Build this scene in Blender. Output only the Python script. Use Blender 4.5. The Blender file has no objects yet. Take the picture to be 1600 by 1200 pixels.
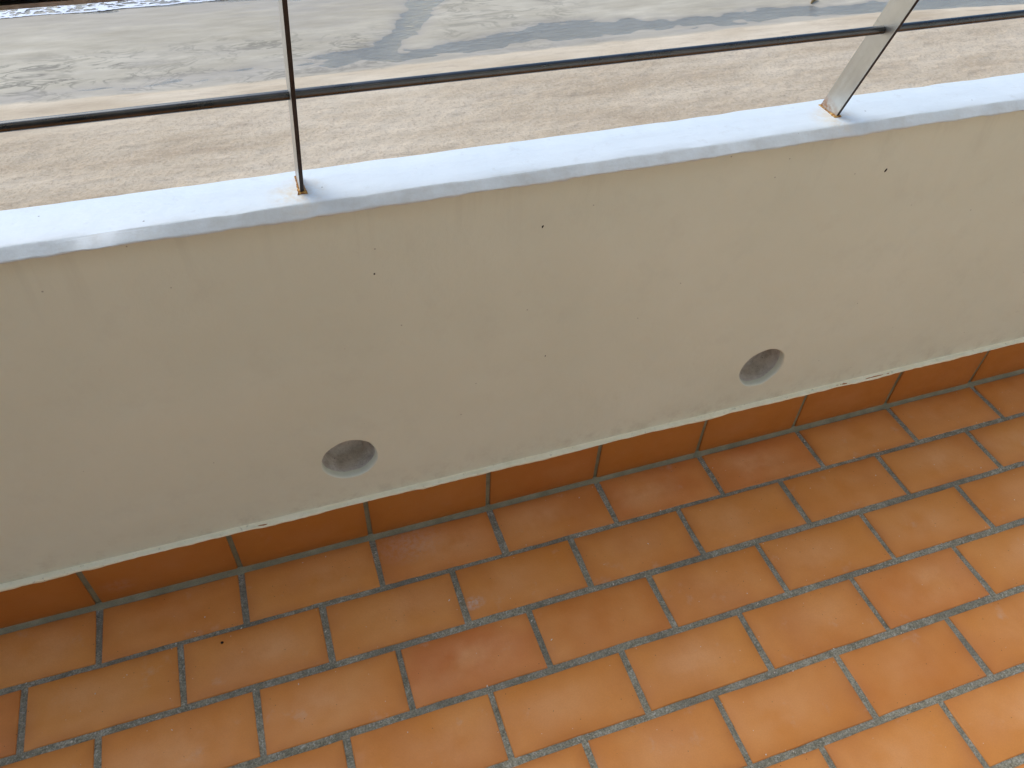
import bpy, bmesh, math, random
import numpy as np
from mathutils import Vector, Matrix, noise as mnoise

# ------------------------------------------------------------------ camera, sky, sun, exposure
scene = bpy.context.scene
C = scene.collection
random.seed(7)
rng = np.random.default_rng(7)

cam_d = bpy.data.cameras.new('camera')
cam = bpy.data.objects.new('camera', cam_d)
C.objects.link(cam)
cam_d.sensor_width = 36.0
cam_d.lens = 36.0 * 1242.4 / 1600.0
cam_d.clip_start = 0.02
cam_d.clip_end = 9000.0
cam.location = (0.43488, -0.93603, 1.35994)
cam.rotation_euler = (0.78228, -0.03603, -0.32759)
scene.camera = cam

SUN_AZ = math.radians(-38)      # direction the sun stands in, measured from +Y (seaward) towards +X
SUN_EL = math.radians(50)
world = bpy.data.worlds.new('World')
scene.world = world
world.use_nodes = True
wn = world.node_tree
bg = wn.nodes['Background']
sky = wn.nodes.new('ShaderNodeTexSky')
sky.sky_type = 'NISHITA'
sky.sun_disc = False
sky.sun_elevation = SUN_EL
sky.sun_rotation = SUN_AZ
sky.air_density = 1.0
sky.dust_density = 1.0
sky.ozone_density = 1.0
wn.links.new(sky.outputs[0], bg.inputs[0])
bg.inputs[1].default_value = 0.10

sun_d = bpy.data.lights.new('sun', 'SUN')
sun_d.energy = 0.8
sun_d.angle = math.radians(50)
sun_d.color = (1.0, 0.965, 0.92)
sun = bpy.data.objects.new('sun', sun_d)
C.objects.link(sun)
sdir = Vector((math.sin(SUN_AZ) * math.cos(SUN_EL), math.cos(SUN_AZ) * math.cos(SUN_EL), math.sin(SUN_EL)))
sun.rotation_euler = (-sdir).to_track_quat('-Z', 'Y').to_euler()

scene.view_settings.view_transform = 'Standard'
scene.view_settings.look = 'None'
scene.view_settings.gamma = 1.0
scene.view_settings.use_curve_mapping = False
scene.view_settings.exposure = 1.15


# ------------------------------------------------------------------ helpers
def tag(o, label=None, cat=None, group=None, kind=None):
    if label: o['label'] = label
    if cat: o['category'] = cat
    if group: o['group'] = group
    if kind: o['kind'] = kind
    return o


def link(name, mesh, mat=None, parent=None):
    o = bpy.data.objects.new(name, mesh)
    C.objects.link(o)
    if mat is not None and not mesh.materials:
        mesh.materials.append(mat)
    if parent is not None:
        o.parent = parent
    return o


def from_bm(name, bm, mat=None, parent=None, smooth=False):
    bmesh.ops.recalc_face_normals(bm, faces=bm.faces)
    me = bpy.data.meshes.new(name)
    bm.to_mesh(me)
    bm.free()
    if smooth:
        for p in me.polygons:
            p.use_smooth = True
    return link(name, me, mat, parent)


def from_np(name, verts, faces, mat=None, parent=None, smooth=True):
    me = bpy.data.meshes.new(name)
    verts = np.asarray(verts, np.float32)
    faces = np.asarray(faces, np.int32)
    n = faces.shape[1]
    me.vertices.add(len(verts))
    me.vertices.foreach_set('co', verts.ravel())
    me.loops.add(faces.size)
    me.loops.foreach_set('vertex_index', faces.ravel())
    me.polygons.add(len(faces))
    me.polygons.foreach_set('loop_start', np.arange(0, faces.size, n, dtype=np.int32))
    me.polygons.foreach_set('use_smooth', np.full(len(faces), smooth))
    me.update(calc_edges=True)
    return link(name, me, mat, parent)


def grid_faces(nx, ny):
    i = np.arange(ny - 1)[:, None] * nx + np.arange(nx - 1)[None, :]
    return np.stack([i, i + 1, i + 1 + nx, i + nx], -1).reshape(-1, 4)


def empty(name, loc=(0, 0, 0)):
    o = bpy.data.objects.new(name, None)
    o.location = loc
    o.empty_display_size = 0.05
    C.objects.link(o)
    return o


def vnoise(x, y, seed=0):
    """smooth value noise on numpy arrays, about -1..1"""
    xi = np.floor(x).astype(np.int64); yi = np.floor(y).astype(np.int64)
    xf = x - xi; yf = y - yi
    def h(a, b):
        n = (a * 374761393 + b * 668265263 + seed * 974634777) & 0x7fffffff
        n = ((n ^ (n >> 13)) * 1274126177) & 0x7fffffff
        n = (n ^ (n >> 16)) & 0xffff
        return n / 32767.5 - 1.0
    u = xf * xf * xf * (xf * (xf * 6 - 15) + 10); v = yf * yf * yf * (yf * (yf * 6 - 15) + 10)
    return (h(xi, yi) * (1 - u) + h(xi + 1, yi) * u) * (1 - v) + (h(xi, yi + 1) * (1 - u) + h(xi + 1, yi + 1) * u) * v


def fbm(x, y, octs=4, seed=0, gain=0.5):
    t = 0; a = 1.0; s = 0
    for k in range(octs):
        t = t + a * vnoise(x * 2 ** k + 17.3 * k, y * 2 ** k - 9.1 * k, seed + k); s += a; a *= gain
    return t / s


def sstep(a, b, x):
    t = np.clip((x - a) / (b - a), 0, 1)
    return t * t * (3 - 2 * t)


# ------------------------------------------------------------------ node helper
class Mat:
    def __init__(self, name):
        self.m = bpy.data.materials.new(name)
        self.m.use_nodes = True
        self.t = self.m.node_tree
        self.b = self.t.nodes['Principled BSDF']

    def n(self, typ, **kw):
        nd = self.t.nodes.new('ShaderNode' + typ)
        ins = kw.pop('ins', {})
        for k, v in kw.items():
            setattr(nd, k, v)
        for k, v in ins.items():
            self.set(nd.inputs[k], v)
        return nd

    def set(self, sock, v):
        if isinstance(v, bpy.types.NodeSocket):
            self.t.links.new(v, sock)
        else:
            if sock.type == 'RGBA' and len(v) == 3:
                v = (*v, 1)
            sock.default_value = v

    def noise(self, vec, scale, detail=3, rough=0.55, dist=0.0):
        nd = self.n('TexNoise', ins={'Scale': scale, 'Detail': detail, 'Roughness': rough, 'Distortion': dist})
        if vec is not None:
            self.set(nd.inputs['Vector'], vec)
        return nd.outputs['Fac']

    def vor(self, vec, scale, feature='F1', out='Distance', rnd=1.0):
        nd = self.n('TexVoronoi', feature=feature, ins={'Scale': scale, 'Randomness': rnd})
        if vec is not None:
            self.set(nd.inputs['Vector'], vec)
        return nd.outputs[out]

    def ramp(self, fac, stops, interp='LINEAR'):
        nd = self.n('ValToRGB')
        cr = nd.color_ramp
        cr.interpolation = interp
        while len(cr.elements) < len(stops):
            cr.elements.new(0.5)
        for e, (p, c) in zip(cr.elements, stops):
            e.position = p
            e.color = (*c, 1) if not isinstance(c, (int, float)) else (c, c, c, 1)
        self.set(nd.inputs[0], fac)
        return nd.outputs[0]

    def mix(self, fac, a, b, blend='MIX'):
        nd = self.n('Mix', data_type='RGBA', blend_type=blend)
        self.set(nd.inputs[0], fac); self.set(nd.inputs[6], a); self.set(nd.inputs[7], b)
        return nd.outputs[2]

    def math(self, op, a, b=0.0, clamp=False):
        nd = self.n('Math', operation=op, use_clamp=clamp)
        self.set(nd.inputs[0], a); self.set(nd.inputs[1], b)
        return nd.outputs[0]

    def vmath(self, op, a, b):
        nd = self.n('VectorMath', operation=op)
        self.set(nd.inputs[0], a); self.set(nd.inputs[1], b)
        return nd.outputs[0]

    def mapr(self, v, a, b, c=0.0, d=1.0):
        nd = self.n('MapRange', ins={'From Min': a, 'From Max': b, 'To Min': c, 'To Max': d})
        self.set(nd.inputs['Value'], v)
        return nd.outputs[0]

    def pos(self):
        return self.n('NewGeometry').outputs['Position']

    def obj(self):
        return self.n('TexCoord').outputs['Object']

    def attr(self, name):
        return self.n('Attribute', attribute_name=name).outputs['Fac']

    def bump(self, h, strength=0.3, dist=0.01, normal=None):
        nd = self.n('Bump', ins={'Strength': strength, 'Distance': dist})
        self.set(nd.inputs['Height'], h)
        if normal is not None:
            self.set(nd.inputs['Normal'], normal)
        return nd.outputs['Normal']

    def out(self, color=None, rough=None, normal=None, metallic=None, spec=None):
        if color is not None: self.set(self.b.inputs['Base Color'], color)
        if rough is not None: self.set(self.b.inputs['Roughness'], rough)
        if normal is not None: self.set(self.b.inputs['Normal'], normal)
        if metallic is not None: self.set(self.b.inputs['Metallic'], metallic)
        if spec is not None: self.set(self.b.inputs['Specular IOR Level'], spec)
        return self.m


def pix(px, py, axis_, val):
    """point of the scene behind a place in the photograph (layout only)"""
    d = cam.rotation_euler.to_matrix() @ Vector(((px - 800) / 1242.4, -(py - 600) / 1242.4, -1))
    t = (val - cam.location[axis_]) / d[axis_]
    return cam.location + d * t


# ------------------------------------------------------------------ materials
def mat_tile(name='terracotta_tile', dark=0.0):
    M = Mat(name)
    oc = M.obj()
    inf = M.n('ObjectInfo')
    rnd = inf.outputs['Random']
    off = M.n('CombineXYZ', ins={0: M.math('MULTIPLY', rnd, 37.0), 1: M.math('MULTIPLY', rnd, 91.0), 2: M.math('MULTIPLY', rnd, 13.0)}).outputs[0]
    v = M.vmath('ADD', oc, off)
    tone = M.n('SeparateColor'); M.set(tone.inputs[0], inf.outputs['Color'])
    base = M.ramp(tone.outputs[0], [(0.0, (0.61, 0.205, 0.034)), (0.3, (0.66, 0.242, 0.043)), (0.6, (0.70, 0.280, 0.056)),
                        (0.8, (0.65, 0.218, 0.046)), (0.93, (0.60, 0.165, 0.045)), (1.0, (0.46, 0.105, 0.050))])
    cloud = M.noise(v, 9.0, 3, 0.5)
    base = M.mix(M.mapr(cloud, 0.35, 0.72, 0.0, 0.75), base, (0.75, 0.330, 0.095))
    red = M.noise(M.vmath('ADD', v, (5.2, 1.7, 3.3)), 6.0, 2, 0.5)
    base = M.mix(M.mapr(red, 0.52, 0.78, 0.0, 0.45), base, (0.52, 0.175, 0.050))
    # kiln flashing: redder towards the edges of each tile
    sx = M.n('SeparateXYZ'); M.set(sx.inputs[0], oc)
    ex = M.mapr(M.math('ABSOLUTE', sx.outputs[0]), 0.085, 0.122)
    ey = M.mapr(M.math('ABSOLUTE', sx.outputs[1]), 0.030, 0.060)
    edge = M.math('MAXIMUM', ex, ey)
    edge = M.math('MULTIPLY', M.math('MULTIPLY', edge, edge), M.mapr(M.noise(v, 14.0, 2), 0.3, 0.7, 0.15, 0.95))
    base = M.mix(edge, base, (0.48, 0.17, 0.04))
    cen = M.math('MULTIPLY', M.math('SUBTRACT', 1.0, M.mapr(M.math('ABSOLUTE', M.math('ADD', sx.outputs[0], M.mapr(rnd, 0.0, 1.0, -0.045, 0.045))), 0.02, 0.11)), M.math('SUBTRACT', 1.0, M.mapr(M.math('ABSOLUTE', sx.outputs[1]), 0.01, 0.052)))
    cen = M.math('MULTIPLY', cen, M.mapr(M.noise(M.vmath('ADD', v, (2.2, 7.1, 0.4)), 13.0, 3, 0.55), 0.34, 0.62))
    base = M.mix(M.math('MULTIPLY', cen, M.mapr(tone.outputs[0], 0.1, 0.8, 0.2, 0.7)), base, (0.82, 0.420, 0.185))
    fine = M.noise(v, 420.0, 4, 0.6)
    base = M.mix(M.mapr(fine, 0.3, 0.7, 0.0, 0.16), base, (0.36, 0.13, 0.05))
    # lime haze, scuffs, pits
    haze = M.math('MULTIPLY', M.mapr(M.noise(M.vmath('ADD', v, (9.0, 2.0, 4.0)), 22.0, 5, 0.65), 0.62, 0.82), 0.35)
    base = M.mix(haze, base, (0.62, 0.50, 0.40))
    sp = M.vor(v, 55.0)
    pit = M.math('LESS_THAN', sp, 0.045)
    spc = M.vor(v, 30.0, out='Color')
    scl = M.n('SeparateColor'); M.set(scl.inputs[0], spc)
    base = M.mix(M.math('MULTIPLY', pit, 0.8), base, (0.10, 0.05, 0.03))
    sp2 = M.math('LESS_THAN', M.vor(M.vmath('ADD', v, (3.1, 8.0, 1.0)), 38.0), 0.03)
    base = M.mix(M.math('MULTIPLY', sp2, 0.8), base, (0.75, 0.66, 0.54))
    # lime smears left on a few tiles
    wp = M.pos()
    for q, rad, amt in ((pix(740, 942, 2, 0), 0.016, 0.75), (pix(185, 915, 1, 0), 0.024, 0.45), (pix(640, 850, 2, 0), 0.05, 0.25), (pix(1215, 765, 2, 0), 0.02, 0.0)):
        dv = M.n('VectorMath', operation='DISTANCE'); M.set(dv.inputs[0], M.vmath('MULTIPLY', wp, (0.6, 1.0, 1.0))); dv.inputs[1].default_value = (q.x * 0.6, q.y, q.z)
        k = M.math('MULTIPLY', M.mapr(dv.outputs['Value'], rad, rad * 0.3), M.mapr(M.noise(wp, 95.0, 4, 0.7), 0.38, 0.6))
        base = M.mix(M.math('MULTIPLY', k, amt), base, (0.62, 0.50, 0.44))
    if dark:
        base = M.mix(dark, base, (0.33, 0.108, 0.014))  # skirting is the same tile; its shade is mixed into the colour
    hgt = M.math('ADD', M.math('MULTIPLY', M.noise(v, 160.0, 4, 0.6), 0.5), M.math('MULTIPLY', M.noise(v, 16.0, 2), 1.6))
    nrm = M.bump(hgt, 0.35, 0.0015)
    ro = M.mapr(M.noise(v, 30.0, 4), 0.3, 0.7, 0.38, 0.60)
    return M.out(base, ro, nrm, spec=0.3)


def mat_grout():
    M = Mat('cement_grout')
    p = M.pos()
    a = M.noise(p, 55.0, 4, 0.7)
    c = M.ramp(a, [(0.3, (0.24, 0.225, 0.155)), (0.5, (0.37, 0.35, 0.255)), (0.7, (0.50, 0.475, 0.37))])
    g = M.noise(p, 330.0, 3, 0.7)
    c = M.mix(M.mapr(g, 0.40, 0.58), M.mix(0.5, c, (0.03, 0.03, 0.024)), c)
    s = M.math('GREATER_THAN', M.noise(p, 240.0, 2), 0.62)
    c = M.mix(M.math('MULTIPLY', s, 0.55), c, (0.60, 0.58, 0.51))
    st = M.noise(p, 5.0, 3, 0.6)
    c = M.mix(M.mapr(st, 0.45, 0.7, 0.0, 0.55), c, (0.15, 0.145, 0.115))
    return M.out(c, 0.95, M.bump(M.math('ADD', g, M.math('MULTIPLY', a, 1.5)), 0.9, 0.003), spec=0.2)


def mat_cove():
    M = Mat('cement_cove')
    p = M.pos()
    a = M.noise(p, 22.0, 4, 0.6)
    c = M.ramp(a, [(0.3, (0.17, 0.155, 0.095)), (0.7, (0.28, 0.26, 0.17))])
    g = M.noise(p, 500.0, 2)
    c = M.mix(M.mapr(g, 0.5, 0.7, 0.0, 0.35), c, (0.09, 0.08, 0.05))
    return M.out(c, 0.9, M.bump(M.math('ADD', g, M.math('MULTIPLY', a, 2.0)), 0.5, 0.002), spec=0.25)


def mat_wall():
    M = Mat('cream_masonry_paint')
    p = M.pos()
    a = M.noise(p, 3.0, 4, 0.55)
    c = M.ramp(a, [(0.3, (0.68, 0.70, 0.555)), (0.7, (0.735, 0.75, 0.60))])
    b = M.noise(p, 11.0, 5, 0.65)
    c = M.mix(M.mapr(b, 0.54, 0.80, 0.0, 0.20), c, (0.50, 0.475, 0.375))
    sm = M.noise(p, 16.0, 6, 0.75, 0.8)
    c = M.mix(M.mapr(sm, 0.66, 0.80, 0.0, 0.22), c, (0.36, 0.35, 0.27))
    # weather streaks running down from the coping
    mp = M.n('Mapping', ins={'Scale': (26.0, 26.0, 2.2)}); M.set(mp.inputs[0], p)
    stn = M.noise(mp.outputs[0], 1.0, 4, 0.6)
    sz = M.n('SeparateXYZ'); M.set(sz.inputs[0], p)
    top = M.mapr(sz.outputs[2], 0.62, 0.765)
    c = M.mix(M.math('MULTIPLY', M.mapr(stn, 0.54, 0.78), M.math('MULTIPLY', top, 0.20)), c, (0.24, 0.225, 0.165))
    # splash dirt just above the skirting
    low = M.mapr(sz.outputs[2], 0.19, 0.12)
    c = M.mix(M.math('MULTIPLY', M.mapr(M.noise(p, 30.0, 5, 0.7), 0.48, 0.75), M.math('MULTIPLY', low, 0.4)), c, (0.33, 0.28, 0.19))
    pit = M.math('LESS_THAN', M.vor(p, 21.0), 0.028)
    c = M.mix(M.math('MULTIPLY', pit, 0.55), c, (0.2, 0.18, 0.13))
    h = M.math('ADD', M.math('MULTIPLY', M.noise(p, 6.0, 3), 9.0), M.math('ADD', M.noise(p, 90.0, 3), M.math('MULTIPLY', M.noise(p, 420.0, 2), 0.3)))
    return M.out(c, M.mapr(b, 0.3, 0.7, 0.5, 0.68), M.bump(h, 0.28, 0.0022), spec=0.35)


def mat_coping():
    M = Mat('white_coping_paint')
    p = M.pos()
    a = M.noise(p, 5.0, 4, 0.6)
    c = M.ramp(a, [(0.3, (0.67, 0.745, 0.765)), (0.7, (0.74, 0.80, 0.81))])
    mp = M.n('Mapping', ins={'Scale': (7.0, 60.0, 60.0)}); M.set(mp.inputs[0], p)
    br = M.noise(mp.outputs[0], 1.0, 4, 0.65)
    c = M.mix(M.mapr(br, 0.55, 0.8, 0.0, 0.30), c, (0.62, 0.66, 0.67))
    d = M.noise(p, 38.0, 6, 0.75)
    c = M.mix(M.mapr(d, 0.58, 0.76, 0.0, 0.42), c, (0.47, 0.47, 0.43))
    pit = M.math('LESS_THAN', M.vor(p, 24.0), 0.035)
    c = M.mix(M.math('MULTIPLY', pit, 0.7), c, (0.20, 0.19, 0.17))
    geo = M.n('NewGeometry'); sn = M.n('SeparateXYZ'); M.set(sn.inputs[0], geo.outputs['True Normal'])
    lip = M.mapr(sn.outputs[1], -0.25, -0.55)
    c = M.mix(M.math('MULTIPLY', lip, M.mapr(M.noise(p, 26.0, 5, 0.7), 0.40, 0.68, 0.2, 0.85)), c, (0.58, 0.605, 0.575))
    # rust wash in the paint round the feet of the posts
    for x0 in POST_X:
        dv = M.n('VectorMath', operation='DISTANCE'); M.set(dv.inputs[0], p); dv.inputs[1].default_value = (x0 - 0.006, 0.035, ZT)
        near = M.mapr(dv.outputs['Value'], 0.045, 0.006)
        near = M.math('MULTIPLY', near, M.mapr(M.noise(p, 60.0, 4, 0.7), 0.35, 0.65))
        c = M.mix(M.math('MULTIPLY', near, 0.75), c, (0.66, 0.52, 0.30))
    h = M.math('ADD', M.math('MULTIPLY', br, 1.0), M.math('ADD', M.math('MULTIPLY', M.noise(p, 30.0, 3), 2.0), M.math('MULTIPLY', M.noise(p, 300.0, 2), 0.3)))
    return M.out(c, 0.46, M.bump(h, 0.35, 0.002), spec=0.45)


def mat_hole():
    M = Mat('rough_mortar')
    p = M.pos()
    a = M.noise(p, 45.0, 5, 0.7)
    c = M.ramp(a, [(0.3, (0.42, 0.39, 0.34)), (0.5, (0.60, 0.57, 0.51)), (0.72, (0.72, 0.69, 0.62))])
    sp = M.noise(p, 140.0, 3, 0.7)
    c = M.mix(M.mapr(sp, 0.64, 0.74, 0.0, 0.8), c, (0.12, 0.11, 0.09))
    return M.out(c, 0.95, M.bump(M.math('ADD', a, M.math('MULTIPLY', sp, 0.5)), 0.8, 0.005), spec=0.2)


def mat_sealant():
    M = Mat('cream_paint_edge')
    p = M.pos()
    a = M.noise(p, 45.0, 4, 0.65)
    c = M.ramp(a, [(0.3, (0.82, 0.78, 0.55)), (0.7, (0.90, 0.87, 0.66))])
    c = M.mix(M.mapr(M.noise(p, 120.0, 4, 0.7), 0.60, 0.74, 0.0, 0.6), c, (0.25, 0.21, 0.13))
    return M.out(c, 0.6, M.bump(a, 0.5, 0.003), spec=0.3)


def mat_steel():
    M = Mat('brushed_steel')
    p = M.obj()
    mp = M.n('Mapping', ins={'Scale': (160.0, 160.0, 5.0)}); M.set(mp.inputs[0], p)
    br = M.noise(mp.outputs[0], 1.0, 4, 0.6)
    a = M.noise(p, 18.0, 4, 0.65)
    c = M.ramp(a, [(0.3, (0.52, 0.50, 0.45)), (0.7, (0.62, 0.60, 0.54))])
    tea = M.mapr(M.noise(p, 70.0, 5, 0.7), 0.62, 0.80, 0.0, 0.55)
    c = M.mix(tea, c, (0.30, 0.20, 0.11))
    # rust creeping up from the foot
    sz = M.n('SeparateXYZ'); M.set(sz.inputs[0], p)
    foot = M.math('MULTIPLY', M.mapr(sz.outputs[2], 0.024, 0.0), M.mapr(M.noise(p, 110.0, 4, 0.7), 0.38, 0.58))
    c = M.mix(foot, c, (0.33, 0.13, 0.03))
    ro = M.math('ADD', M.mapr(br, 0.3, 0.7, 0.30, 0.44), M.math('MULTIPLY', foot, 0.4))
    met = M.math('SUBTRACT', 1.0, M.math('MULTIPLY', foot, 0.9), True)
    return M.out(c, ro, M.bump(br, 0.12, 0.0006), metallic=met)


def mat_railsteel():
    M = Mat('round_steel')
    p = M.obj()
    a = M.noise(p, 14.0, 4, 0.65)
    c = M.ramp(a, [(0.3, (0.085, 0.09, 0.09)), (0.7, (0.13, 0.135, 0.135))])
    c = M.mix(M.mapr(M.noise(p, 90.0, 5, 0.7), 0.66, 0.82, 0.0, 0.3), c, (0.14, 0.11, 0.08))
    return M.out(c, M.mapr(a, 0.3, 0.7, 0.22, 0.36), metallic=1.0)


def mat_rust():
    M = Mat('rusty_weld')
    p = M.pos()
    a = M.noise(p, 260.0, 4, 0.7)
    c = M.ramp(a, [(0.35, (0.10, 0.035, 0.012)), (0.5, (0.40, 0.17, 0.04)), (0.62, (0.62, 0.42, 0.14)), (0.75, (0.70, 0.62, 0.42))])
    return M.out(c, 0.85, M.bump(a, 0.8, 0.002), spec=0.25)


def mat_wood():
    M = Mat('dark_varnished_wood')
    p = M.obj()
    mp = M.n('Mapping', ins={'Scale': (4.0, 60.0, 60.0)}); M.set(mp.inputs[0], p)
    a = M.noise(mp.outputs[0], 1.0, 5, 0.6)
    c = M.ramp(a, [(0.3, (0.018, 0.007, 0.005)), (0.7, (0.055, 0.022, 0.014))])
    return M.out(c, 0.45, M.bump(a, 0.2, 0.001), spec=0.4)


def mat_plain(name, c1, c2, scale=4.0, rough=0.7):
    M = Mat(name)
    a = M.noise(M.pos(), scale, 4, 0.6)
    return M.out(M.ramp(a, [(0.3, c1), (0.7, c2)]), rough, spec=0.3)


def mat_sand():
    M = Mat('beach_sand')
    p = M.pos()
    wet = M.attr('wet'); flat = M.attr('flat'); foot = M.attr('foot')
    s = M.n('Mapping', ins={'Scale': (0.28, 1.0, 1.0)}); M.set(s.inputs[0], p)
    st = s.outputs[0]
    big = M.noise(st, 0.55, 4, 0.6)
    dry = M.ramp(big, [(0.3, (0.54, 0.415, 0.27)), (0.5, (0.67, 0.54, 0.37)), (0.7, (0.79, 0.655, 0.47))])
    g = M.noise(p, 7.5, 4, 0.75)
    dry = M.mix(M.math('MULTIPLY', foot, 0.15), dry, (0.46, 0.34, 0.22))
    dry = M.mix(M.math('MULTIPLY', M.mapr(g, 0.50, 0.66), M.mapr(foot, 0.0, 1.0, 0.10, 0.50)), dry, (0.34, 0.245, 0.165))
    dry = M.mix(M.math('MULTIPLY', M.mapr(g, 0.46, 0.34), M.mapr(foot, 0.0, 1.0, 0.08, 0.40)), dry, (0.72, 0.59, 0.45))
    stk = M.noise(M.vmath('MULTIPLY', p, (0.5, 3.2, 1.0)), 1.0, 5, 0.7, 0.6)
    dry = M.mix(M.mapr(stk, 0.52, 0.70, 0.0, 0.45), dry, (0.42, 0.32, 0.225))
    # tidal flat: pale silt, with dark rills
    fl = M.ramp(M.noise(st, 0.9, 5, 0.65), [(0.3, (0.44, 0.375, 0.265)), (0.55, (0.57, 0.495, 0.36)), (0.75, (0.70, 0.615, 0.46))])
    rn = M.noise(M.vmath('MULTIPLY', p, (0.5, 1.15, 1.0)), 0.8, 5, 0.6, 1.6)
    rl = M.mapr(M.math('ABSOLUTE', M.math('SUBTRACT', rn, 0.5)), 0.06, 0.01)
    rl = M.math('MULTIPLY', rl, M.mapr(M.noise(p, 0.6, 3), 0.38, 0.52))
    rill = M.math('MULTIPLY', rl, M.attr('rill'))
    fl = M.mix(M.math('MULTIPLY', rill, 0.85), fl, (0.21, 0.19, 0.14))
    c = M.mix(flat, dry, fl)
    wc = M.ramp(M.noise(M.vmath('MULTIPLY', p, (0.25, 1.4, 1.0)), 1.0, 5, 0.7), [(0.3, (0.33, 0.275, 0.205)), (0.7, (0.46, 0.395, 0.305))])
    c = M.mix(wet, c, wc)
    ro = M.math('SUBTRACT', M.mapr(M.noise(st, 1.2, 4, 0.7), 0.3, 0.7, 0.92, 0.98), M.math('ADD', M.math('MULTIPLY', wet, 0.38), M.math('MULTIPLY', flat, 0.15)))
    hh = M.math('ADD', M.math('MULTIPLY', g, M.mapr(foot, 0.0, 1.0, 0.10, 1.0)), M.math('MULTIPLY', stk, 0.25))
    hh = M.math('MULTIPLY', hh, M.math('SUBTRACT', 1.0, M.math('MULTIPLY', flat, 0.75)))
    nr = M.bump(hh, 0.7, 0.08)
    return M.out(c, ro, nr, spec=M.mapr(wet, 0.0, 1.0, 0.15, 0.5))


def mat_water(name, tint, ripple=0.25, clear=True):
    M = Mat(name)
    p = M.pos()
    h = M.noise(M.vmath('MULTIPLY', p, (0.9, 2.6, 1.0)), 1.5, 4, 0.6, 0.5)
    h2 = M.noise(M.vmath('MULTIPLY', p, (2.0, 6.0, 1.0)), 2.4, 3, 0.6)
    nr = M.bump(M.math('ADD', h, M.math('MULTIPLY', h2, 0.35)), ripple, 0.12)
    t = M.t
    fr = M.n('Fresnel', ins={'IOR': 1.34}); M.set(fr.inputs['Normal'], nr)
    gl = M.n('BsdfGlossy', ins={'Roughness': 0.06, 'Color': (1, 1, 1)}); M.set(gl.inputs['Normal'], nr)
    tr = M.n('BsdfTransparent', ins={'Color': tint})
    mx = M.n('MixShader')
    t.links.new(fr.outputs[0], mx.inputs[0])
    t.links.new(tr.outputs[0], mx.inputs[1])
    t.links.new(gl.outputs[0], mx.inputs[2])
    if not clear:
        df = M.n('BsdfDiffuse', ins={'Color': (0.20, 0.19, 0.15)})
        m2 = M.n('MixShader', ins={0: 0.8})
        t.links.new(tr.outputs[0], m2.inputs[1]); t.links.new(df.outputs[0], m2.inputs[2])
        t.links.new(m2.outputs[0], mx.inputs[1])
    t.links.new(mx.outputs[0], t.nodes['Material Output'].inputs['Surface'])
    return M.m


# ------------------------------------------------------------------ dimensions (metres; y = 0 is the skirting face, +y seaward)
ZT = 0.772          # coping top
ZI = 0.757          # coping lip, lower edge
Y_WALL = 0.009      # inner wall face
Y_LIP = 0.0         # inner face of coping
Y_OUT = 0.101       # outer edge of coping
X0, X1 = -2.0, 4.2  # length of the balcony built
POST_X = [-0.36, 0.489, 1.341, 2.19]
PITCH_X = 0.2507
GROUND = -14.0

TILE, SKIRT_SHADED, GROUT, COVE = mat_tile(), mat_tile('shaded_skirting_terracotta', 0.72), mat_grout(), mat_cove()
WALL, COPING, HOLE, SEAL = mat_wall(), mat_coping(), mat_hole(), mat_sealant()
STEEL, RSTEEL, RUST, WOOD = mat_steel(), mat_railsteel(), mat_rust(), mat_wood()

# ------------------------------------------------------------------ beach (a height field, finer where it can be seen)
def axis(segs):
    out = []
    for a, b, s in segs:
        out.append(np.arange(a, b, s))
    return np.concatenate(out)


def poly_dist(x, y, pts, sy=1.0):
    d = np.full(x.shape, 1e9); w = np.zeros(x.shape)
    for (xa, ya, wa), (xb, yb, wb) in zip(pts[:-1], pts[1:]):
        dx, dy = xb - xa, yb - ya
        t = np.clip(((x - xa) * dx + (y - ya) * dy) / (dx * dx + dy * dy), 0, 1)
        dd = np.hypot(x - xa - t * dx, y - ya - t * dy)
        m = dd < d
        d = np.where(m, dd, d); w = np.where(m, wa + t * (wb - wa), w)
    return d, w


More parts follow.
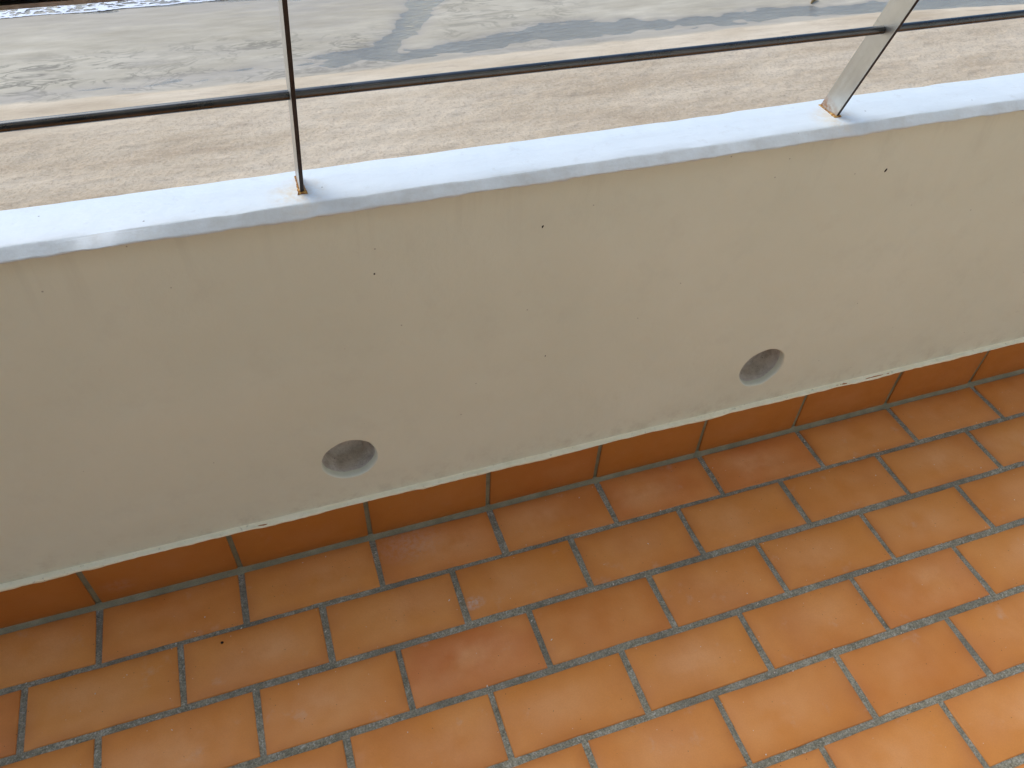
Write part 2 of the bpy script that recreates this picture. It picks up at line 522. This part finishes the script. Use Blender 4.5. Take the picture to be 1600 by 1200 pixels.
def beach_fields(x, y):
    warp = fbm(x * 0.22, y * 0.22, 4, 3)
    warp2 = fbm(x * 0.9, y * 1.6, 4, 11)
    yd = 33.75 + 0.35 * vnoise(x * 0.09 + 3, x * 0 + 1.5, 5) + 0.18 * warp2            # edge of the dry sand
    yd = yd + np.where(x > 34, -0.07 * (x - 34), 0)
    dry = sstep(0.25, -0.25, y - yd)
    h = np.where(y < yd, 0.09 + 0.035 * np.clip(yd - y, 0, 30), 0.09)
    h = h * dry + (1 - dry) * (0.045 + 0.018 * warp + 0.008 * warp2)
    # channels left by the tide
    xx = x + 0.8 * warp; yy = y + 0.5 * warp2 + 0.25 * warp
    d1, w1 = poly_dist(xx, yy, [(-60, 34.9, .5), (-9, 34.55, .30), (-4, 34.3, .35), (0, 34.75, .6), (4, 34.8, .75), (7.3, 35.7, .95), (9.0, 37.6, .8), (10.2, 40.5, .8), (12, 43.5, 1.2)])
    d2, w2 = poly_dist(xx, yy, [(6.5, 34.8, .5), (11, 35.0, .55), (15.5, 35.7, .95), (20, 35.7, .95), (26, 35.2, .65), (31, 35.1, .7), (37, 34.4, .7), (46, 33.6, .8), (90, 31, 1)])
    c1 = np.exp(-(d1 / w1) ** 2); c2 = np.exp(-(d2 / w2) ** 2)
    chan = np.maximum(c1, c2)
    h = h - chan * (0.034 + 0.060 * sstep(2.5, 7.5, x))
    h = h + (1 - dry) * 0.020 * fbm(x * 0.55 + 0.5 * warp, y * 3.4, 4, 91)
    # swash and sea bed
    ys = 42.3 + 0.35 * vnoise(x * 0.35, x * 0 + 4.2, 8)
    h = h - 0.010 * np.clip(y - 39.8, 0, 3.2) - 0.05 * np.clip(y - 43.0, 0, None)
    h = h - 0.12 * np.clip(y - 46, 0, 40)
    h = np.maximum(h, -6.0)
    wet = np.maximum(sstep(0.060, -0.01, h) * 0.75, 0.75 * sstep(1.1, 0.15, np.abs(y - yd - 0.35)) * (0.7 + 0.5 * warp2))
    wet = np.where(y < yd - 0.3, 0, wet) * (1 - dry)
    swash = sstep(ys - 0.9, ys + 0.4, y)
    wet = np.maximum(wet, 0.45 * swash)
    flat = (1 - dry)
    foot = sstep(33.0 + 1.2 * warp, 30.0 + 1.5 * warp, y)
    rill = sstep(39.5, 36.6, y + 0.8 * warp) * sstep(-0.6, 0.4, warp + 0.4) * sstep(9.5, 6.0, x)
    rill = np.maximum(rill, 0.5 * sstep(20, 17, x) * sstep(9.5, 11, x))
    return h, np.clip(wet, 0, 1), flat, foot, np.clip(rill, 0, 1)


def build_beach():
    xs = axis([(-4000, -800, 400), (-800, -160, 80), (-160, -40, 10), (-40, -14, 1.0), (-14, 50, 0.13), (50, 80, 1.0), (80, 240, 10), (240, 800, 80), (800, 4001, 400)])
    ys = axis([(-300, -20, 20), (-20, 20, 2.0), (20, 24, 0.5), (24, 47, 0.10), (47, 60, 1.0), (60, 200, 10), (200, 1000, 100), (1000, 4001, 500)])
    X, Y = np.meshgrid(xs, ys)
    h, wet, flat, foot, rill = beach_fields(X, Y)
    near = ((Y > 24) & (Y < 47) & (X > -14) & (X < 50)).astype(float)
    # trodden hollows in the dry sand, drifts, ripples
    dim = fbm(X * 2.1, Y * 2.6, 3, 21, 0.6)
    h = h + near * (foot * 0.055 * dim + (1 - flat) * 0.03 * fbm(X * 0.5, Y * 1.2, 3, 31) + flat * 0.006 * fbm(X * 1.2, Y * 3.5, 3, 41))
    V = np.stack([X, Y, GROUND + h], -1).reshape(-1, 3)
    o = from_np('beach_sand', V, grid_faces(len(xs), len(ys)), mat_sand())
    for nm, a in (('wet', wet), ('flat', flat), ('foot', foot), ('rill', rill)):
        at = o.data.attributes.new(nm, 'FLOAT', 'POINT')
        at.data.foreach_set('value', a.astype(np.float32).ravel())
    tag(o, 'pale sandy beach below the balcony, trodden dry sand giving way to wet flats', kind='structure')


build_beach()

# standing water: one level sheet, the sand decides where it shows
xs = axis([(-4000, -100, 300), (-100, 100, 5), (100, 4001, 300)])
ys = np.array([33.0, 36, 39, 42, 45, 60, 100, 400, 1500, 4000.0])
Xw, Yw = np.meshgrid(xs, ys)
w = from_np('sea_water', np.stack([Xw, Yw, np.full(Xw.shape, GROUND + 0.004)], -1).reshape(-1, 3), grid_faces(len(xs), len(ys)),
            mat_water('shallow_sea_water', (0.92, 0.97, 1.0), 0.5), smooth=False)
tag(w, 'shallow water lying in tidal channels and running out to sea', kind='structure')


def build_foam():
    step = 0.035
    xs = np.arange(-16, 8, step * 1.3); ys = np.arange(42.7, 46.2, step)
    X, Y = np.meshgrid(xs, ys)
    edge = 43.25 + 0.16 * fbm(X * 0.55, X * 0 + 2.0, 3, 61) + 0.02 * np.clip(X + 9, 0, 30)
    d = Y - edge
    lace = np.abs(fbm(X * 2.2 + 0.6 * vnoise(X * 1.2, Y * 2, 71), Y * 4.2, 3, 67))
    thick = np.where(d < 0.16, 1.0, 0.0)
    body = lace < (0.27 - 0.035 * np.clip(d - 0.2, 0, 3)) 
    keep = (d > 0) & ((thick > 0) | body)
    z = GROUND + 0.014 + 0.035 * np.exp(-((d - 0.1) / 0.12) ** 2) + 0.008 * fbm(X * 6, Y * 9, 2, 73) - 0.0
    V = np.stack([X, Y, z], -1).reshape(-1, 3)
    F = grid_faces(len(xs), len(ys))
    kf = keep.reshape(-1)[F].sum(1) >= 3
    F = F[kf]
    used, inv = np.unique(F, return_inverse=True)
    M = Mat('sea_foam')
    M.out((0.86, 0.88, 0.90), 0.6, M.bump(M.noise(M.pos(), 18.0, 3), 0.6, 0.03), spec=0.3)
    o = from_np('sea_foam', V[used], inv.reshape(-1, 4), M.m)
    tag(o, 'white lacy foam at the edge of the sea', kind='stuff')


build_foam()

# ------------------------------------------------------------------ shell of the balcony round the camera
def box_bm(bm, x0, x1, y0, y1, z0, z1):
    r = bmesh.ops.create_cube(bm, size=1.0)
    for v in r['verts']:
        v.co = Vector(((x0 + x1) / 2 + v.co.x * (x1 - x0), (y0 + y1) / 2 + v.co.y * (y1 - y0), (z0 + z1) / 2 + v.co.z * (z1 - z0)))
    return r['verts']


FACADE = mat_plain('facade_paint', (0.78, 0.76, 0.68), (0.84, 0.82, 0.74))
Y_BACK = -1.80
bm = bmesh.new(); box_bm(bm, X0, X1, Y_BACK - 0.25, Y_BACK, -14.5, 5.4)
wall_back = tag(from_bm('wall_back', bm, FACADE), 'house wall behind the balcony', kind='structure')
GLASS = Mat('added_dark_glass').out((0.012, 0.013, 0.014), 0.05, spec=0.5)
for gx in (-1.3, -0.35):  # unseen dark panes, added to darken reflections and the parapet's left side
    bm = bmesh.new(); box_bm(bm, gx + 0.03, gx + 0.92, Y_BACK - 0.01, Y_BACK + 0.006, 0.10, 2.25)
    from_bm('added_dark_pane', bm, GLASS, wall_back)
bm = bmesh.new(); box_bm(bm, X0, X1, Y_BACK - 0.002, -1.10, 2.55, 2.75)
tag(from_bm('ceiling', bm, FACADE), 'underside of the balcony above', kind='structure')

# ------------------------------------------------------------------ floor: grout bed and single tiles
ROW_Y = [0.0, -0.1185, -0.2437, -0.3702, -0.4990, -0.6300]
while ROW_Y[-1] > Y_BACK + 0.13:
    ROW_Y.append(ROW_Y[-1] - 0.1285)
ROW_OFF = [0.0, -0.1175, 0.0015, -0.1165, 0.0085, -0.1135]
# measured joints (x of the joint centres), per row
MEAS = [
    {0: -.002, 1: .251, 2: .5045, 3: .7525, 4: .995, 5: 1.2445, 6: 1.500, 7: 1.7545, 8: 2.007},
    {0: -.118, 1: .135, 2: .387, 3: .638, 4: .887, 5: 1.1324, 6: 1.3817, 7: 1.636, 8: 1.8886},
    {0: -.0006, 1: .2536, 2: .5025, 3: .754, 4: 1.0036, 5: 1.248, 6: 1.500, 7: 1.752},
    {2: .3858, 3: .637, 4: .887, 5: 1.1333, 6: 1.3864, 7: 1.635},
    {3: .7619, 4: 1.0105, 5: 1.260, 6: 1.510},
    {5: 1.1385, 6: 1.3873},
]


def row_joints(r):
    off = ROW_OFF[r] if r < len(ROW_OFF) else (0.002 if r % 2 == 0 else -0.115) + random.uniform(-.006, .006)
    js = []
    for k in range(-8, 18):
        x = off + k * PITCH_X + random.uniform(-.0015, .0015)
        if r < len(MEAS) and k in MEAS[r]:
            x = MEAS[r][k]
        js.append(x)
    return [x for x in js if X0 - 0.02 < x < X1 + 0.02]


def tile_mesh(name, L, W, T, seed, rnd=0.0028, mat=None):
    """low terracotta tile, arrised edges, face slightly pillowed, corners not quite square; top at z = 0"""
    r = random.Random(seed)
    bm = bmesh.new()
    nx, ny = 7, 4
    top = []
    cj = [[r.uniform(-.0008, .0008) for _ in range(2)] for _ in range(4)]
    ew = [[r.uniform(-.0006, .0006) for _ in range(nx)] for _ in range(2)]
    for j in range(ny):
        for i in range(nx):
            u, v = i / (nx - 1), j / (ny - 1)
            x = (u - .5) * (L - 2 * rnd); y = (v - .5) * (W - 2 * rnd)
            a = (1 - u) * (1 - v); b = u * (1 - v); c = u * v; d = (1 - u) * v
            x += a * cj[0][0] + b * cj[1][0] + c * cj[2][0] + d * cj[3][0]
            y += a * cj[0][1] + b * cj[1][1] + c * cj[2][1] + d * cj[3][1]
            if j == 0: y += ew[0][i]
            if j == ny - 1: y += ew[1][i]
            e = max(abs(u - .5), abs(v - .5)) * 2
            z = -0.0004 * e ** 4 + r.uniform(-.00015, .00015)
            top.append(bm.verts.new((x, y, z)))
    for j in range(ny - 1):
        for i in range(nx - 1):
            k = j * nx + i
            bm.faces.new((top[k], top[k + 1], top[k + nx + 1], top[k + nx]))
    ring = [top[i] for i in range(nx)] + [top[j * nx + nx - 1] for j in range(1, ny)] + [top[(ny - 1) * nx + i] for i in range(nx - 2, -1, -1)] + [top[j * nx] for j in range(ny - 2, 0, -1)]
    def ringoff(o, dz):
        out = []
        for v in ring:
            x, y, z = v.co
            ux = max(-1, min(1, x / (L / 2 - rnd))); uy = max(-1, min(1, y / (W / 2 - rnd)))
            fx = (1 if ux > 0 else -1) if abs(ux) > .96 else 0
            fy = (1 if uy > 0 else -1) if abs(uy) > .93 else 0
            out.append(bm.verts.new((x + fx * o, y + fy * o, z + dz)))
        return out
    r1 = ringoff(rnd * 0.7, -rnd * 0.3); r2 = ringoff(rnd, -rnd); r3 = ringoff(rnd, -T)
    n = len(ring)
    for A, B in ((ring, r1), (r1, r2), (r2, r3)):
        for i in range(n):
            bm.faces.new((A[i], B[i], B[(i + 1) % n], A[(i + 1) % n]))
    bm.faces.new(list(reversed(r3)))
    bmesh.ops.recalc_face_normals(bm, faces=bm.faces)
    me = bpy.data.meshes.new(name)
    bm.to_mesh(me); bm.free()
    for p in me.polygons:
        p.use_smooth = len(p.vertices) == 4
    me.materials.append(mat or TILE)
    return me


def grout_bed():
    xs = axis([(X0, -0.5, 0.03), (-0.5, 2.4, 0.006), (2.4, X1 + 0.01, 0.03)])
    ys = axis([(Y_BACK - .01, -1.0, 0.03), (-1.0, 0.03, 0.004)])
    X, Y = np.meshgrid(xs, ys)
    Z = -0.0027 + 0.0010 * fbm(X * 45, Y * 45, 3, 5) + 0.0008 * vnoise(X * 12, Y * 12, 9)
    V = np.stack([X, Y, Z], -1).reshape(-1, 3)
    o = from_np('balcony_floor', V, grid_faces(len(xs), len(ys)), GROUT)
    return tag(o, 'balcony floor of terracotta tiles in grey cement joints', kind='structure')


floor = grout_bed()
RED_X = pix(870, 1185, 2, 0).x
variants = [tile_mesh('floor_tile', 0.2405, 0.1165, 0.010, 100 + i) for i in range(10)]
for r in range(len(ROW_Y) - 1):
    yc = (ROW_Y[r] + ROW_Y[r + 1]) / 2
    depth = ROW_Y[r] - ROW_Y[r + 1]
    js = row_joints(r)
    for a, b in zip(js[:-1], js[1:]):
        if b - a < 0.15: continue
        o = bpy.data.objects.new('floor_tile', random.choice(variants))
        C.objects.link(o)
        o.parent = floor
        tone = min(0.86, max(0.0, random.gauss(0.48, 0.24)))
        if r == 5 and a < RED_X < b: tone = 1.0
        o.color = (tone, tone, tone, 1)
        sy = (depth - 0.0120) / 0.1165
        y_ = yc
        if r == 0:
            sy = (depth - 0.0100) / 0.1165; y_ = yc - 0.0018
        o.location = ((a + b) / 2 + random.uniform(-.0006, .0006), y_ + random.uniform(-.0009, .0009), random.uniform(-.0005, .0005))
        o.scale = ((b - a - 0.0112 + random.uniform(-.001, .001)) / 0.2405, sy, 1)
        o.rotation_euler = (random.uniform(-.003, .003), random.uniform(-.002, .002), random.uniform(-.004, .004) + (math.pi if random.random() < .5 else 0))

# ------------------------------------------------------------------ parapet wall
parapet = tag(empty('parapet_wall', (1.1, 0.05, 0.0)), 'cream rendered parapet wall with white coping and two round recesses', 'wall', kind='thing')


def under(o, p):
    """parent to p, keeping mesh coordinates in world space"""
    o.parent = p
    o.matrix_parent_inverse = world_of(p).inverted()
    return o


def world_of(p):
    m = p.matrix_parent_inverse @ p.matrix_basis
    return world_of(p.parent) @ m if p.parent else p.matrix_basis.copy()


HOLES = [(0.4905, 0.2385, 0.0490), (1.3475, 0.2310, 0.0500)]


def build_wall():
    bm = bmesh.new()
    NX = 96
    # inner face with two openings
    def loop(pts):
        vs = [bm.verts.new(p) for p in pts]
        return [bm.edges.new((vs[i], vs[(i + 1) % len(vs)])) for i in range(len(vs))]
    e = loop([(X0, Y_WALL, -0.30), (X1, Y_WALL, -0.30), (X1, Y_WALL, ZI + 0.012), (X0, Y_WALL, ZI + 0.012)])
    for hx, hz, R in HOLES:
        e += loop([(hx + math.cos(t) * hole_r(hx, R, t), Y_WALL, hz + math.sin(t) * hole_r(hx, R, t)) for t in [2 * math.pi * k / 64 for k in range(64)]])
    bmesh.ops.triangle_fill(bm, use_beauty=True, use_dissolve=False, edges=e)
    # outer face, ends and bottom
    a = [bm.verts.new(p) for p in ((X0, 0.080, -0.30), (X1, 0.080, -0.30), (X1, 0.080, ZI + 0.012), (X0, 0.080, ZI + 0.012))]
    bm.faces.new(a)
    for x in (X0, X1):
        q = [bm.verts.new(p) for p in ((x, Y_WALL, -0.30), (x, 0.080, -0.30), (x, 0.080, ZI + 0.012), (x, Y_WALL, ZI + 0.012))]
        bm.faces.new(q)
    q = [bm.verts.new(p) for p in ((X0, Y_WALL, -0.30), (X1, Y_WALL, -0.30), (X1, 0.080, -0.30), (X0, 0.080, -0.30))]
    bm.faces.new(q)
    return under(from_bm('wall_face', bm, WALL), parapet)


def hole_r(hx, R, t):
    return R * 1.045 * (1 + 0.012 * math.sin(3 * t + hx * 9) + 0.008 * math.sin(7 * t + hx * 31))


def build_hole(hx, hz, R):
    bm = bmesh.new()
    prof = [(1.0, 0.0), (0.985, 0.0006), (0.965, 0.0022), (0.952, 0.006), (0.945, 0.014), (0.945, 0.026), (0.94, 0.040), (0.93, 0.052), (0.90, 0.060), (0.6, 0.064), (0.3, 0.065)]
    N = 64
    rings = []
    for s, dep in prof:
        ring = []
        for k in range(N):
            t = 2 * math.pi * k / N
            rr = hole_r(hx, R, t) * s
            if dep > 0.003:
                nz = mnoise.noise(Vector((math.cos(t) * 3 + hx * 7, math.sin(t) * 3, dep * 60)))
                rr *= 1 + 0.035 * nz * min(1, dep / 0.02)
            dy = 0.003 * mnoise.noise(Vector((math.cos(t) * 2 * s, math.sin(t) * 2 * s, hx * 5))) if dep > 0.04 else 0
            ring.append(bm.verts.new((hx + math.cos(t) * rr, Y_WALL + dep + dy, hz + math.sin(t) * rr)))
        rings.append(ring)
    for A, B in zip(rings[:-1], rings[1:]):
        for k in range(N):
            bm.faces.new((A[k], B[k], B[(k + 1) % N], A[(k + 1) % N]))
    c = bm.verts.new((hx, Y_WALL + 0.0655, hz))
    for k in range(N):
        bm.faces.new((rings[-1][k], c, rings[-1][(k + 1) % N]))
    me = bpy.data.meshes.new('round_recess')
    bm.to_mesh(me); bm.free()
    me.materials.append(WALL); me.materials.append(HOLE)
    for i, p in enumerate(me.polygons):
        p.use_smooth = True
        p.material_index = 0 if i < N * 4 else 1
    me.flip_normals()
    return under(link('round_recess', me), parapet)


build_wall()
for h in HOLES:
    build_hole(*h)


def build_coping():
    """hand-finished coping: section swept along x with small wanders"""
    xs = axis([(X0 - .0, -0.6, 0.04), (-0.6, 2.6, 0.007), (2.6, X1 + .001, 0.04)])
    sec = [(Y_WALL + 0.004, ZI + 0.004), (0.000, ZI - 0.0012), (-0.0035, ZI - 0.0002), (-0.0042, ZI + 0.0016), (-0.0030, ZI + 0.0032), (0.0072, ZT - 0.0034), (0.0088, ZT - 0.0016), (0.0100, ZT - 0.0007), (0.0118, ZT - 0.0002), (0.03, ZT + 0.0006), (0.06, ZT + 0.0003),
           (Y_OUT - 0.007, ZT - 0.0005), (Y_OUT - 0.002, ZT - 0.003), (Y_OUT, ZT - 0.008), (Y_OUT, ZI - 0.012), (0.079, ZI - 0.013)]
    V = []
    n = len(sec)
    for x in xs:
        a = np.array([x])
        wob = 0.0016 * vnoise(a * 3.1, a * 0 + .5, 1)[0] + 0.0006 * vnoise(a * 14, a * 0 + .5, 2)[0]
        low = 0.0022 * vnoise(a * 4.3, a * 0 + 2.5, 3)[0] + 0.0013 * vnoise(a * 22, a * 0 + .5, 4)[0] + 0.0007 * vnoise(a * 75, a * 0 + .5, 14)[0]
        tp = 0.0013 * vnoise(a * 3.7, a * 0 + 4.5, 5)[0]
        for k, (y, z) in enumerate(sec):
            fine = 0.0006 * vnoise(np.array([x * 25.0]), np.array([k * 1.7]), 6)[0] + (0.0007 * vnoise(np.array([x * 90.0]), np.array([k * .9]), 7)[0] if k < 5 else 0)
            dy = (wob if y < 0.01 else 0) + fine
            dz = (low if k < 4 else tp if k > 5 else (low + tp) / 2) + fine
            if k == 0 : dy = 0
            V.append((x, y + dy, z + dz))
    V = np.array(V)
    m = len(xs)
    i = np.arange(m - 1)[:, None] * n + np.arange(n - 1)[None, :]
    F = np.stack([i, i + n, i + n + 1, i + 1], -1).reshape(-1, 4)
    o = from_np('coping', V, F, COPING)
    return under(o, parapet)


build_coping()

# skirting: mortar bed with a row of tiles, a paint edge on top and a cement cove at the foot
SK_TOP = 0.1195
bm = bmesh.new()
box_bm(bm, X0, X1, 0.0035, Y_WALL - 0.0005, -0.003, SK_TOP - 0.003)
skirting = under(from_bm('skirting', bm, COVE), parapet)
sk_variants = [tile_mesh('skirting_tile', 0.2415, 0.1150, 0.0075, 300 + i, 0.0018, SKIRT_SHADED) for i in range(5)]
js = row_joints(0)
SKM = {0: -.001, 1: .254, 2: .506, 3: .7505, 4: .994, 5: 1.240, 6: 1.4865, 7: 1.748, 8: 1.998}
js = [x for x in js]
for i, x in enumerate(js):
    for k, v in MEAS[0].items():
        if abs(x - v) < 1e-6:
            js[i] = (v + SKM[k]) / 2
for a, b in zip(js[:-1], js[1:]):
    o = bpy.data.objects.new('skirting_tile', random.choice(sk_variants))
    C.objects.link(o)
    tone = random.uniform(0.1, 0.9); o.color = (tone, tone, tone, 1)
    zc = 0.0035 + 0.115 / 2 + random.uniform(-.0008, .0008)
    o.location = ((a + b) / 2, 0.0 + random.uniform(-.0006, .0004), zc)
    o.rotation_euler = (math.pi / 2 + random.uniform(-.004, .004), random.uniform(-.004, .004), 0)
    o.scale = ((b - a - 0.0092 + random.uniform(-.0008, .0008)) / 0.2415, 1, 1)
    under(o, skirting)


def strip(name, sec, mat, wander, parent, seed):
    xs = axis([(X0, -0.6, 0.03), (-0.6, 2.6, 0.006), (2.6, X1 + .001, 0.03)])
    V = []
    for x in xs:
        for k, (y, z) in enumerate(sec):
            a = np.array([x])
            w1 = wander * (vnoise(a * 9, a * 0 + k * .35, seed)[0] + 0.6 * vnoise(a * 37, a * 0 + k * .6, seed + 1)[0] + 0.35 * vnoise(a * 110, a * 0 + k * .8, seed + 2)[0])
            f = 0 if k in (0, len(sec) - 1) else 1
            V.append((x, y + w1 * f * .6, z + w1 * f))
    n = len(sec)
    i = np.arange(len(xs) - 1)[:, None] * n + np.arange(n - 1)[None, :]
    F = np.stack([i, i + n, i + n + 1, i + 1], -1).reshape(-1, 4)
    return under(from_np(name, np.array(V), F, mat), parent)


# painted ledge left where the wall paint runs on to the skirting's top
strip('paint_edge', [(Y_WALL - 0.0002, SK_TOP + 0.0042), (0.0076, SK_TOP + 0.0026), (0.0040, SK_TOP + 0.0014), (0.0010, SK_TOP + 0.0007), (-0.0008, SK_TOP - 0.0008), (-0.0010, SK_TOP - 0.0026), (0.0012, SK_TOP - 0.0040)], SEAL, 0.0014, parapet, 50)
strip('mortar_cove', [(0.0020, 0.0085), (-0.0010, 0.0052), (-0.0024, 0.0024), (-0.0048, 0.0004), (-0.0072, -0.0008), (-0.0095, -0.0040)], COVE, 0.0009, skirting, 60)

# ------------------------------------------------------------------ railing
EDGE_DARK = mat_plain('painted_dark_edge', (0.02, 0.017, 0.016), (0.05, 0.042, 0.038), 60.0, 0.5)  # dark reflection on the post edges, put into their colour
rail_root = tag(empty('railing', (0.9, 0.045, ZT)), 'steel balcony railing, flat leaning posts with a round middle rail and dark handrail', 'railing')
LEAN = math.radians(20)
ax = Vector((0, -math.sin(LEAN), math.cos(LEAN)))
PW, PT = 0.040, 0.0055          # flat bar
Y_BASE = 0.056                  # middle of the foot on the coping
Z_MID, Z_HAND = 0.9245, 1.066


def post(x, tilt):
    L = (Z_HAND - ZT) / math.cos(LEAN) + 0.008
    bm = bmesh.new()
    vs = box_bm(bm, -PT / 2, PT / 2, -PW / 2, PW / 2, -0.012, L)
    bmesh.ops.bevel(bm, geom=bm.edges[:], offset=0.0007, segments=2, profile=0.6, affect='EDGES')
    o = from_bm('post', bm, STEEL)
    o.data.materials.append(EDGE_DARK)
    for p in o.data.polygons:
        if abs(p.normal.y) > 0.6: p.material_index = 1
    o.location = (x, Y_BASE, ZT)
    o.rotation_euler = (LEAN, tilt, 0)
    under(o, rail_root)
    # rusty weld bead round the foot
    bm = bmesh.new()
    path = []
    hw, ht = PW / 2 / math.cos(LEAN) + 0.0008, PT / 2 + 0.0008
    for (ax_, ay_, bx_, by_) in ((-ht, -hw, ht, -hw), (ht, -hw, ht, hw), (ht, hw, -ht, hw), (-ht, hw, -ht, -hw)):
        nseg = max(3, int(math.hypot(bx_ - ax_, by_ - ay_) / 0.0022))
        path += [(ax_ + (bx_ - ax_) * k / nseg, ay_ + (by_ - ay_) * k / nseg) for k in range(nseg)]
    rr = random.Random(int(x * 1000))
    rings = []
    for k, (px, py) in enumerate(path):
        front = max(0.0, -py / hw)
        rad = (0.0011 + 0.0016 * front) * rr.uniform(0.6, 1.35)
        nx_, ny_ = (px / ht if abs(abs(px) - ht) < 1e-6 else 0, py / hw if abs(abs(py) - hw) < 1e-6 else 0)
        ring = []
        for q in range(6):
            t = 2 * math.pi * q / 6
            ring.append(bm.verts.new((x + px + nx_ * rad * math.cos(t), Y_BASE + py + ny_ * rad * math.cos(t), ZT + 0.0008 + rad * math.sin(t) * 1.2)))
        rings.append(ring)
    for A, B in zip(rings, rings[1:] + rings[:1]):
        for q in range(6):
            try: bm.faces.new((A[q], B[q], B[(q + 1) % 6], A[(q + 1) % 6]))
            except ValueError: pass
    w_ = from_bm('rusty_weld', bm, RUST, smooth=True)
    under(w_, o)
    return o


def tube(name, x0, x1, y, z, r, mat, seg=28, flat=1.0, parent=None):
    bm = bmesh.new()
    n = 60
    rings = []
    for i in range(n + 1):
        x = x0 + (x1 - x0) * i / n
        sag = 0.0006 * math.sin(x * 3.7)
        rings.append([bm.verts.new((x, y + r * math.cos(t), z + sag + r * flat * math.sin(t))) for t in [2 * math.pi * k / seg for k in range(seg)]])
    for A, B in zip(rings[:-1], rings[1:]):
        for k in range(seg):
            bm.faces.new((A[k], B[k], B[(k + 1) % seg], A[(k + 1) % seg]))
    bm.faces.new(rings[0]); bm.faces.new(rings[-1])
    o = from_bm(name, bm, mat, smooth=True)
    return under(o, parent)


for x, t in zip(POST_X, (0.02, 0.033, 0.0, 0.0)):
    post(x, t)
y_mid = Y_BASE - math.tan(LEAN) * (Z_MID - ZT)
y_hand = Y_BASE - math.tan(LEAN) * (Z_HAND - ZT)
tube('middle_rail', X0 + .02, X1 - .02, y_mid, Z_MID, 0.0059, RSTEEL, parent=rail_root)
bm = bmesh.new(); box_bm(bm, X0 + .02, X1 - .02, y_hand - 0.016, y_hand + 0.016, Z_HAND, Z_HAND + 0.004)
under(from_bm('handrail_plate', bm, STEEL), rail_root)
tube('handrail', X0 + .02, X1 - .02, y_hand, Z_HAND + 0.004 + 0.0205, 0.024, WOOD, flat=0.87, parent=rail_root)

# ------------------------------------------------------------------ small things
DARK = mat_plain('dark_dirt', (0.012, 0.010, 0.008), (0.03, 0.024, 0.018), 400.0, 0.8)


def lump(name, loc, size, mat, seed, rot=(0, 0, 0)):
    bm = bmesh.new()
    bmesh.ops.create_icosphere(bm, subdivisions=2, radius=1.0)
    for v in bm.verts:
        n = mnoise.noise(v.co * 1.7 + Vector((seed, seed * 2, 0)))
        v.co = Vector((v.co.x * size[0], v.co.y * size[1], v.co.z * size[2])) * (1 + 0.3 * n)
    o = from_bm(name, bm, mat, smooth=True)
    o.location = loc
    o.rotation_euler = rot
    return o


def speck(px, py, size, seed, label, wall=True):
    """raised fleck of dark dirt"""
    p = pix(px, py, 1, Y_WALL) if wall else pix(px, py, 2, 0.001)
    o = lump('dirt_speck', p, size, DARK, seed, (0, 0.35, 0))
    return tag(o, label, 'speck', 'dark specks on wall and floor', 'thing')


speck(1384, 266, (0.0017, 0.0012, 0.0038), 3, 'largest black speck on the cream wall, below the post nearest the right edge')
speck(848, 354, (0.0014, 0.0010, 0.0026), 4, 'small dark speck high on the cream wall, midway between the two posts')
speck(585, 428, (0.0014, 0.0010, 0.0016), 6, 'tiny dark speck on the cream wall, below and right of the left post')
speck(852, 556, (0.0010, 0.0008, 0.0014), 9, 'faint dark speck on the cream wall between the two round recesses')
speck(347, 1004, (0.0028, 0.0022, 0.0018), 8, 'small round black speck lying on a floor tile near the left edge', False)


def crumbs():
    bm = bmesh.new()
    r = random.Random(5)
    for k in range(170):
        x, y = r.uniform(-0.3, 2.2), -abs(r.gauss(0, 0.4)) - 0.01
        if r.random() < .45:
            y = ROW_Y[r.randint(1, 6)] + r.uniform(-.008, .008)
        s = r.uniform(0.0005, 0.0013)
        m = Matrix.Translation((x, y, 0.0008)) @ Matrix.Rotation(r.uniform(0, 6), 4, 'Z') @ Matrix.Diagonal((s * r.uniform(.8, 2.6), s, s * .7, 1))
        bmesh.ops.create_icosphere(bm, subdivisions=1, radius=1.0, matrix=m)
    return from_bm('sand_crumbs', bm, mat_plain('crumb', (0.62, 0.55, 0.42), (0.8, 0.76, 0.68), 900.0, 0.8))


tag(crumbs(), 'scattered pale crumbs and grains on the floor tiles', kind='stuff')


def driftwood():
    p = pix(1272, 3, 2, GROUND + 0.05)
    bm = bmesh.new()
    pts = [(-0.32, 0.0, 0.03), (-0.1, 0.05, 0.07), (0.1, 0.02, 0.10), (0.36, -0.05, 0.06)]
    rings = []
    for i, q in enumerate(pts):
        rr = (0.045, 0.075, 0.07, 0.03)[i]
        rings.append([bm.verts.new((q[0], q[1] + rr * math.cos(t), q[2] + rr * math.sin(t))) for t in [2 * math.pi * k / 8 for k in range(8)]])
    for A, B in zip(rings[:-1], rings[1:]):
        for k in range(8):
            bm.faces.new((A[k], B[k], B[(k + 1) % 8], A[(k + 1) % 8]))
    bm.faces.new(rings[0]); bm.faces.new(rings[-1])
    o = from_bm('beach_debris', bm, mat_plain('driftwood_bark', (0.16, 0.10, 0.04), (0.30, 0.20, 0.08), 8.0, 0.9), smooth=True)
    o.location = p
    o.rotation_euler = (0, 0, 0.5)
    tag(o, 'small brown piece of debris lying on the wet sand of the beach', 'debris', kind='thing')


driftwood()
